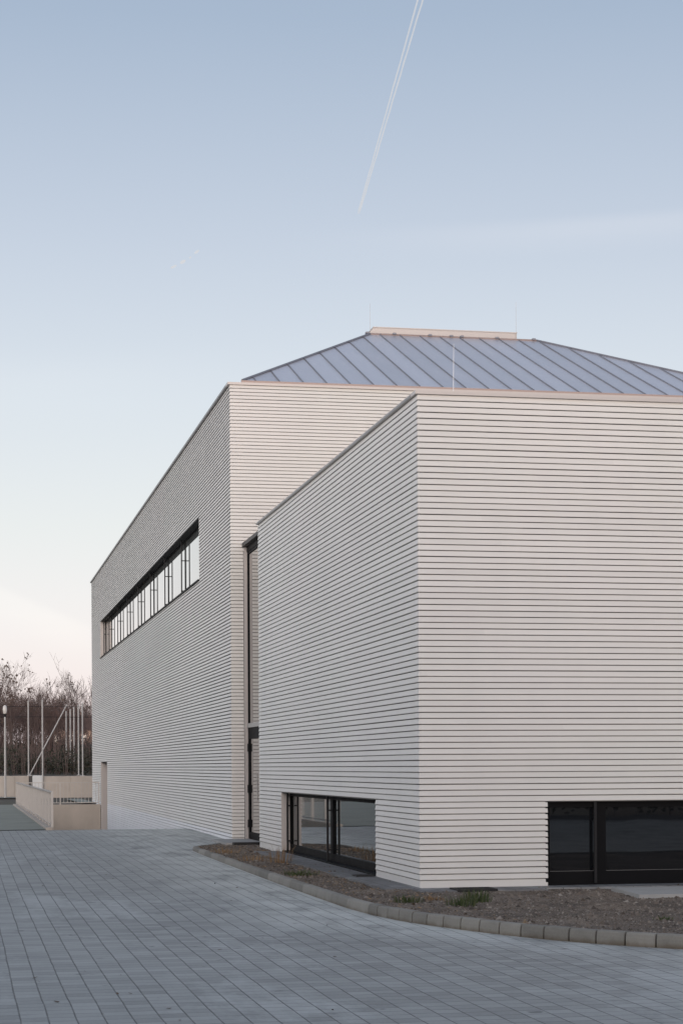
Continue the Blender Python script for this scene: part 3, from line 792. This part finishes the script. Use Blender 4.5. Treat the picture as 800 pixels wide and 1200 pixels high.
# net posts
def post(x, y, z0, z1, label, r=.04):
    t = thing('net_post', label, 'post', (x, y, z0), 'white posts of the ball net')
    b = MB(); b.tube([(x,y,z0-.1),(x,y,z1)], r, 8); b.build('pole', M['galv'], t)
    b = MB(); b.tube([(x,y,z1),(x,y,z1+.04)], [r*1.15, r*.5], 8); b.build('end_cap', M['galv'], t)
    b = MB(); b.cbox(x-.12, x+.12, y-.12, y+.12, z0-.02, z0+.03, .01); b.build('base_plate', M['galv'], t)
post(3.74, 111.2, 1.17, 5.50, 'white net post behind the concrete wall with the slanting brace at its foot')
post(4.42, 108.2, -.03, 5.44, 'white net post standing before the pale sheet panel, down to the ground', .042)
for (px_, y_, lab) in ((6.79,110.4,'nearest and tallest of the white net posts beside the hall corner'), (6.79,114.3,'white net post second from the hall corner'), (6.77,118.6,'white net post in the middle of the row of five beside the hall'), (6.78,122.8,'white net post second from the far end of the row of five'), (6.74,127.0,'farthest and shortest-looking white net post of the row of five')):
    gz = tz(px_, y_); post(px_, y_, gz, 5.36, lab, .042)
t = thing('brace_pole', 'slanting white brace pole leaning from the net post foot up towards the row of posts', 'pole', (3.84, 112, 1.2))
b = MB(); b.tube([(3.80,111.6,1.2),(6.0,112.2,5.33)], .035, 6); b.build('pole', M['galv'], t)
b = MB(); b.cbox(3.68, 3.92, 111.48, 111.72, 1.14, 1.24, .01); b.build('base_plate', M['galv'], t)
t = thing('net_wire', 'thin dark wires strung between the net posts in front of the bare trees', 'wire', (3, 111.3, 1.2))
for zz in (4.6, 5.2):
    b = MB(); b.tube([(-14,111.3,zz),(-4,111.3,zz-.10),(3.74,111.3,zz),(6.79,111.2,zz-.03),(12,111.2,zz-.05)], .012, 4); b.build('strand', M['black'], t)

# ------------------------------------------------------------------ bare trees
def grow(mb, p, d, L, r, lev, tips, maxlev, rng, curl=.25):
    n = 4 if lev < 2 else 3
    pts = [p]; rad = [r]; q = p.copy(); dd = d.copy()
    for i in range(n):
        dd = (dd+Vector((rng.uniform(-1, 1), rng.uniform(-1, 1), rng.uniform(-.4, .9)))*curl*.5).normalized()
        q = q+dd*(L/n); pts.append(q.copy()); rad.append(r*(1-.55*(i+1)/n))
    mb.tube(pts, rad, 5 if lev < 2 else 3, cap=False)
    if lev >= maxlev: tips.append((q.copy(), dd.copy())); return
    kids = 3 if lev < 3 else rng.choice((2, 3, 3))
    for k in range(kids):
        f = rng.uniform(.35, 1.) if k else 1.
        i = min(n, max(1, int(round(f*n)))); base = pts[i]
        a = rng.random()*6.283; sp_ = rng.uniform(.35, .85)
        side = dd.orthogonal().normalized(); side.rotate(__import__('mathutils').Quaternion(dd, a))
        nd = (dd*math.cos(sp_)+side*math.sin(sp_)+Vector((0, 0, .22))).normalized()
        grow(mb, base.copy(), nd, L*rng.uniform(.58, .82), max(rad[i]*rng.uniform(.55, .75), .006), lev+1, tips, maxlev, rng, curl)
def bare_tree(name, label, loc, h, seed, group, mats, leafy=0, maxlev=6, split=.28, r0=.11, curl=.28):
    rng = random.Random(seed)
    t = thing(name, label, 'tree', loc, group)
    tr = MB(); tr.norecalc = True; cr = MB(); cr.norecalc = True; tips = []
    base = Vector((0, 0, -.2)); top = Vector((rng.uniform(-.1, .1), rng.uniform(-.1, .1), h*split))
    tr.tube([base, Vector((0, 0, .15)), base.lerp(top, .6)+Vector((.03, 0, 0)), top], [r0*1.5, r0*1.1, r0*.95, r0*.85], 8)
    nb = 5
    for k in range(nb):
        a = 6.283*k/nb+rng.uniform(-.4, .4); sp_ = rng.uniform(.2, .75) if k else .06
        d = Vector((math.cos(a)*math.sin(sp_), math.sin(a)*math.sin(sp_), math.cos(sp_)))
        grow(cr, top-Vector((0, 0, h*.04*rng.random())), d, h*.26*rng.uniform(.8, 1.1), r0*rng.uniform(.45, .7), 1, tips, maxlev, rng, curl)
    def put(mb, nm, mt):
        me = mb.build(nm, mt); me.parent = t; return me
    put(tr, 'trunk', mats[0]); put(cr, 'crown', mats[1])
    if leafy:
        lf = MB(); lf.norecalc = True
        for q, dd in tips:
            if rng.random() < leafy:
                for _ in range(rng.choice((1, 2, 3, 5))):
                    c = q+Vector((rng.gauss(0, .07), rng.gauss(0, .07), rng.gauss(0, .06)))
                    u = Vector((rng.gauss(0, 1), rng.gauss(0, 1), rng.gauss(0, 1))).normalized()*.075; v = u.orthogonal().normalized()*.05
                    lf.face([c-u, c-v, c+u, c+v])
        put(lf, 'leaves', M['dry_leaf'])
    return t
def gz(x, y): return tz(x, y)-.02
bm_ = (M['bark'], M['twig'])
G1 = 'bare trees beyond the concrete wall'
tall = bare_tree('bare_tree', 'tallest bare tree, few brown leaves on its twig tips, rising above the thicket', (3.2, 128, gz(3.2, 128)), 7.4, 11, G1, bm_, .08, 6, .24, .10, .30); tall.scale = (1.12, 1.12, 1.18)
p1 = bare_tree('bare_tree', 'slim bare tree close behind the row of net posts', (7.3, 134, gz(7.3, 134)), 5.6, 5, G1, bm_, .03, 6, .2, .06)
p2 = bare_tree('bare_tree', 'reddish-twigged bare tree in the thicket behind the lamp post', (1.9, 137, gz(1.9, 137)), 5.4, 8, G1, (M['bark'], M['twig_red']), 0, 6, .14, .06)
p3 = bare_tree('bare_tree', 'reddish-twigged bare tree in the middle of the thicket behind the brace pole', (5.2, 140, gz(5.2, 140)), 5.9, 21, G1, (M['bark'], M['twig_red']), .02, 6, .16, .07)
rng = random.Random(3)
dup(p1, (7.15, 130.5, gz(7.15, 130.5)), 1.1, 1.4, 'tall slim bare tree whose twigs rise beside the hall corner', G1)
dup(p2, (5.75, 133, gz(5.75, 133)), 2.1, 1.2, 'bare reddish tree directly behind the far end of the post row', G1)
dup(tall, (.9, 131, gz(.9, 131)), 2.2, (1.1, 1.1, 1.08), 'second tall bare tree, at the left edge behind the lamp post', G1)
dup(tall, (-2.6, 135, gz(-2.6, 135)), 4., (1.1, 1.1, 1.1), 'tall bare tree beyond the left edge, behind the concrete wall', G1)
lab_far = 'bare leafless tree in the dense brown thicket beyond the concrete wall'
spots = [(0.4,126),(5.9,131),(8.6,128),(4.3,145),(6.6,147),(3.0,150),(8.0,152),(1.0,148),(9.8,140),(5.4,156),(7.4,160),(2.4,158),(-1.6,134),(-3.4,140),(-5.6,131),(-8.,138),(-10.6,132),(-13.5,140),(-17.,134),(-21.,139),(-26.,135),(4.2,134),(6.2,138.5),(2.9,142),(0.6,131),(1.6,128.5),(2.4,133),(4.7,129.5),(5.3,136.5),(6.5,142.5),(7.9,137),(3.6,138),(1.2,141.5),(0.2,136),(5.1,151),(7.0,155),(3.8,162),(5.7,166),(8.4,170),(2.0,168),(0.4,160),(9.5,165),(9.0,147)]
for i, (x, y) in enumerate(spots):
    dup((p1, p2, p3)[i % 3], (x, y, gz(x, y)), rng.random()*6.28, rng.uniform(.95, 1.32), lab_far, G1)
# undergrowth along the foot of the trees: nobody could count it
u = MB(); u.norecalc = True
def leafcloud(mb, cx, cy, cz, rx, ry, rz, n, sz, rng):
    for _ in range(n):
        d = Vector((rng.gauss(0, 1), rng.gauss(0, 1), rng.gauss(0, 1))); d = d.normalized()*(rng.random()**.45)
        c = Vector((cx+d.x*rx, cy+d.y*ry, cz+d.z*rz))
        a = Vector((rng.gauss(0, 1), rng.gauss(0, 1), rng.gauss(0, 1))).normalized()*sz*rng.uniform(.5, 1.3); v = a.orthogonal().normalized()*sz*.6
        mb.face([c-a, c-v, c+a, c+v])
rng = random.Random(12)
for i in range(115):
    x = rng.uniform(-1.0, 12) if i < 75 else rng.uniform(-30, 0); y = rng.uniform(116, 131); h = rng.uniform(.5, 1.25)
    leafcloud(u, x, y, tz(x, y)+h*.75, rng.uniform(.5, 1.1), .8, h, 120, .10, rng)
for i in range(80):
    x = rng.uniform(-1, 13); y = rng.uniform(133, 165); h = rng.uniform(.8, 1.6)
    leafcloud(u, x, y, tz(x, y)+h*.7, 1.0, 1.0, h, 90, .11, rng)
for i in range(1500):   # fine upright stems among the leaves
    x = rng.uniform(-1.5, 12) if i < 1150 else rng.uniform(-30, 0); y = rng.uniform(116, 158); z = tz(x, y); h = rng.uniform(1.2, 3.6)
    u.tube([(x, y, z-.05), (x+rng.gauss(0, .12), y, z+h*.5), (x+rng.gauss(0, .3), y, z+h)], [.018, .012, .005], 3, 1, False)
tag(u.build('undergrowth', [M['brush'], M['twig']]), 'dark tangled undergrowth and stems at the foot of the bare trees', 'undergrowth', kind='stuff')
# ------------------------------------------------------------------ houses on the rise behind the trees
def house(x, y, w, d, h, mat, label, rot=0.):
    z = tz(x, y)-.3; t = thing('house', label, 'house', (x, y, z), 'houses behind the trees' if y > 100 else 'unseen houses added round the yard for shade')
    def put(mb, nm, mt, par=None):
        o = mb.build(nm, mt); o.parent = par or t; return o
    b = MB(); b.box(-w/2, w/2, -d/2, d/2, 0, h)
    b.face([(-w/2, -d/2, h), (-w/2, d/2, h), (-w/2, 0, h+d*.30)]); b.face([(w/2, -d/2, h), (w/2, d/2, h), (w/2, 0, h+d*.30)])
    put(b, 'wall', mat)
    b = MB()
    for s in (-1, 1):
        A = [(-w/2-.4, s*(d/2+.4), h-.24), (w/2+.4, s*(d/2+.4), h-.24), (w/2+.4, 0, h+d*.30+.02), (-w/2-.4, 0, h+d*.30+.02)]
        B = [(a, c, e+.15) for a, c, e in A]
        b.hexa(A, B)
    rf = put(b, 'roof', M['tile'])
    b = MB(); b.box(w*.2, w*.2+.6, .3, .9, h+d*.18, h+d*.38); put(b, 'chimney', mat, rf)
    for k in (-.3, 0, .3):
        b = MB(); b.box(k*w-.5, k*w+.5, -d/2-.04, -d/2+.05, 1., 2.3); wn = put(b, 'window', M['whitepaint'])
        b = MB(); b.box(k*w-.42, k*w+.42, -d/2-.05, -d/2-.03, 1.08, 2.22); put(b, 'pane', M['glass_dark'], wn)
    t.rotation_euler = (0, 0, rot); return t
house(2.5, 380, 8, 8, 3.2, M['plaster'], 'small pink house with a red tiled roof behind the trees near the lamp post', .15)
house(19.5, 350, 8, 8, 3.4, M['plaster'], 'pink-walled house with a red roof half hidden behind the row of net posts', -.1)
house(-9, 320, 10, 8, 3.6, M['plaster2'], 'cream house with a red roof beyond the trees, outside the left edge', .1)

# ------------------------------------------------------------------ houses and hedge added out of view to shade the walls and fill reflections
for i, (x, w_, lab) in enumerate(((-22, 15, 'added unseen cream house across the road behind the viewpoint, farthest to its left'), (-2, 14, 'added unseen pink house across the road behind the viewpoint, facing the low block'), (18, 15, 'added out-of-view cream house across the road, mirrored in the dark front window'), (40, 14, 'added unseen pink house across the road behind the viewpoint, farthest to its right'))):
    house(x, -27, w_, 9, 6.0, M['plaster2'] if i % 2 == 0 else M['plaster'], lab)
for i, (y, lab) in enumerate(((6, 'added unseen cream house left of the yard, nearest the viewpoint'), (27, 'added unseen pink house left of the yard, between two cream houses'), (48, 'added unseen cream house left of the yard, facing the low block'), (69, 'added unseen pink house left of the yard, farthest along the greenish path'))):
    house(-21, y, 16, 9, 5.6, M['plaster2'] if i % 2 == 0 else M['plaster'], lab, math.pi/2)  # unseen row added to shade the foot of the left walls
h = thing('hedge', 'added out-of-view long clipped dark hedge along the road, mirrored in the dark front window', 'hedge', (20, -17, -.3))  # unseen hedge added for low shade and window reflections
hm = MB(); hm.norecalc = True; rng = random.Random(5)
for i in range(70): leafcloud(hm, 5-20+i*.75, rng.uniform(-.3, .3), 1.0, .6, .6, 1.0, 60, .13, rng)
o = hm.build('foliage', M['hedge']); o.parent = h
st = MB()
for i in range(18): st.tube([(-15+i*3, 0, -.1), (-15+i*3, .05, 1.0)], [.04, .02], 5)
o = st.build('stems', M['bark']); o.parent = h

# ================================================================== CONTRAILS
def on(p, dx): return p
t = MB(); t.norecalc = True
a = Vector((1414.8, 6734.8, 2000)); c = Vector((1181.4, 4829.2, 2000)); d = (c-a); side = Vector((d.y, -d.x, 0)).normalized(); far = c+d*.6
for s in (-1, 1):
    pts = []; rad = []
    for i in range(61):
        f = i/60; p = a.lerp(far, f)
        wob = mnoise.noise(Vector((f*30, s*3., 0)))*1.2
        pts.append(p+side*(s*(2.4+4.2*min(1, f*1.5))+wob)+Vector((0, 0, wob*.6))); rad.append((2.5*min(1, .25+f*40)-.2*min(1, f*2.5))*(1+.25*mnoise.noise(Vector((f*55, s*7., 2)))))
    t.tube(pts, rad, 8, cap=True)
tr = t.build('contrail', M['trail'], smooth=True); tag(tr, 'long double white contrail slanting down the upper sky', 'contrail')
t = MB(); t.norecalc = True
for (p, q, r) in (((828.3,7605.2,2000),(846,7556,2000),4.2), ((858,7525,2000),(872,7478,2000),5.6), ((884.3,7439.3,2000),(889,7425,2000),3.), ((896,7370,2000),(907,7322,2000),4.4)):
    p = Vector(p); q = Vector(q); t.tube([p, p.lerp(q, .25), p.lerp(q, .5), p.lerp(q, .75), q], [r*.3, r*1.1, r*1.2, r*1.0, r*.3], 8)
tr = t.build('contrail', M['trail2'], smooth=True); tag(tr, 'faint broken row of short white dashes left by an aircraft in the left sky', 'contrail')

# ================================================================== SKY, SUN, CAMERA
SUN_EL, SUN_AZ = R(5), R(187)     # azimuth clockwise from +Y: behind the viewpoint
sdir = Vector((math.sin(SUN_AZ)*math.cos(SUN_EL), math.cos(SUN_AZ)*math.cos(SUN_EL), math.sin(SUN_EL)))
wd = bpy.data.worlds.new('World'); sc.world = wd; wd.use_nodes = True
t = NT(wd.node_tree); t.n.clear()
out = t.node('ShaderNodeOutputWorld')
sky = t.node('ShaderNodeTexSky', sky_type='NISHITA', sun_disc=False, sun_elevation=SUN_EL, sun_rotation=SUN_AZ, altitude=150., air_density=1., dust_density=1.5, ozone_density=1.2)
bg1 = t.node('ShaderNodeBackground', {'Color': sky.outputs[0], 'Strength': .05})
dirv = t.node('ShaderNodeTexCoord').outputs['Generated']
s = t.node('ShaderNodeSeparateXYZ', {0: dirv}); dx, dy, dz_ = s.outputs
f = t.m('MULTIPLY_ADD', dz_, .5, .5)
def zs(z): return .5+.5*z
base = t.ramp(f, [(zs(-.15), c3(.20, .19, .18)), (zs(-.01), c3(.74, .655, .70)), (zs(.02), c3(.79, .70, .755)), (zs(.07), c3(.765, .715, .77)), (zs(.125), c3(.685, .68, .71)), (zs(.19), c3(.60, .62, .68)), (zs(.27), c3(.475, .51, .60)), (zs(.37), c3(.325, .385, .495)), (zs(.6), c3(.30, .35, .45)), (zs(1.), c3(.28, .32, .42))])
# warm glow round the low sun, broad along its horizon
dot = t.m('ADD', t.m('MULTIPLY', dx, sdir.x), t.m('ADD', t.m('MULTIPLY', dy, sdir.y), t.m('MULTIPLY', dz_, sdir.z)))
glow = t.m('MULTIPLY', t.smooth(dot, -.35, 1.), t.smooth(dz_, .42, 0.))
glow = t.m('MULTIPLY', glow, t.smooth(dz_, -.05, .02))
gcol = t.node('ShaderNodeCombineColor', {0: t.m('MULTIPLY', glow, 1.05), 1: t.m('MULTIPLY', glow, .90), 2: t.m('MULTIPLY', glow, .82)}).outputs[0]
base = t.mix(1., base, gcol, 'ADD')
# extra brightness added to the unseen left sky to light the left walls
lg = t.m('MULTIPLY', t.smooth(dx, -.12, -.85), t.m('MULTIPLY', t.smooth(dz_, -.03, .03), t.smooth(dz_, .8, .1)))
base = t.mix(1., base, t.node('ShaderNodeCombineColor', {0: t.m('MULTIPLY', lg, 1.42), 1: t.m('MULTIPLY', lg, 1.34), 2: t.m('MULTIPLY', lg, 1.25)}).outputs[0], 'ADD')
# faint cirrus: bands in azimuth and height, broken by noise
az = t.m('ARCTAN2', dx, dy)
cn = t.noise(t.scalev(dirv, (7., 7., 40.)), 1., 5, .6)
def band(az0, el0, slope, wid_up, wid_dn, a0, a1, fade, amp):
    rel = t.m('SUBTRACT', dz_, t.m('ADD', el0, t.m('MULTIPLY', t.m('SUBTRACT', az, az0), slope)))
    g = t.m('MULTIPLY', t.smooth(rel, wid_up, 0.), t.smooth(rel, -wid_dn, 0.))
    g = t.m('MULTIPLY', g, t.m('MULTIPLY', t.smooth(az, a0-fade, a0+fade), t.smooth(az, a1+fade, a1-fade)))
    return t.m('MULTIPLY', t.m('MULTIPLY', g, t.smooth(cn, .2, .65, .45, 1.)), amp)
b1 = band(.30, .270, .02, .007, .016, .24, 1.2, .09, .11)
b2 = band(.020, .0895, -.42, .006, .024, -.6, .07, .03, .22)
b3 = band(.10, .20, .05, .02, .03, -.3, .12, .08, .06)
base = t.mix(b1, base, c3(.93, .86, .85)); base = t.mix(b2, base, c3(.95, .90, .90)); base = t.mix(b3, base, c3(.9, .87, .86))
bg2 = t.node('ShaderNodeBackground', {'Color': base, 'Strength': 1.0})
add = t.node('ShaderNodeAddShader'); t.l.new(bg1.outputs[0], add.inputs[0]); t.l.new(bg2.outputs[0], add.inputs[1]); t.l.new(add.outputs[0], out.inputs[0])

sun = bpy.data.lights.new('sun', 'SUN'); sun.energy = 1.7; sun.angle = R(18); sun.color = (1., .87, .80)
so = bpy.data.objects.new('sun', sun); COL.objects.link(so); so.rotation_euler = (-sdir).to_track_quat('-Z', 'Y').to_euler(); so.location = (0, -30, 30)

cam = bpy.data.cameras.new('camera'); co = bpy.data.objects.new('camera', cam); COL.objects.link(co); sc.camera = co
F_PX = 2230.
cam.sensor_fit = 'HORIZONTAL'; cam.sensor_width = 36; cam.lens = 36*F_PX/800
YAW = math.atan(444/F_PX); ROLL = .0054
from mathutils import Matrix
co.matrix_world = Matrix.Translation((0, 0, 1.67)) @ Matrix.Rotation(-YAW, 4, 'Z') @ Matrix.Rotation(math.pi/2, 4, 'X') @ Matrix.Rotation(-ROLL, 4, 'Z')
cam.shift_x = 0.; cam.shift_y = (897.7-600)/800
cam.clip_start = .1; cam.clip_end = 30000
sc.render.resolution_x = 682; sc.render.resolution_y = 1024
sc.view_settings.view_transform = 'Standard'; sc.view_settings.look = 'None'; sc.view_settings.gamma = 1; sc.view_settings.exposure = 0; sc.view_settings.use_curve_mapping = False
sc.render.engine = 'CYCLES'; sc.cycles.max_bounces = 6; sc.cycles.use_denoising = True
sc.cycles.denoiser = 'OPENIMAGEDENOISE'; sc.cycles.denoising_input_passes = 'RGB_ALBEDO_NORMAL'
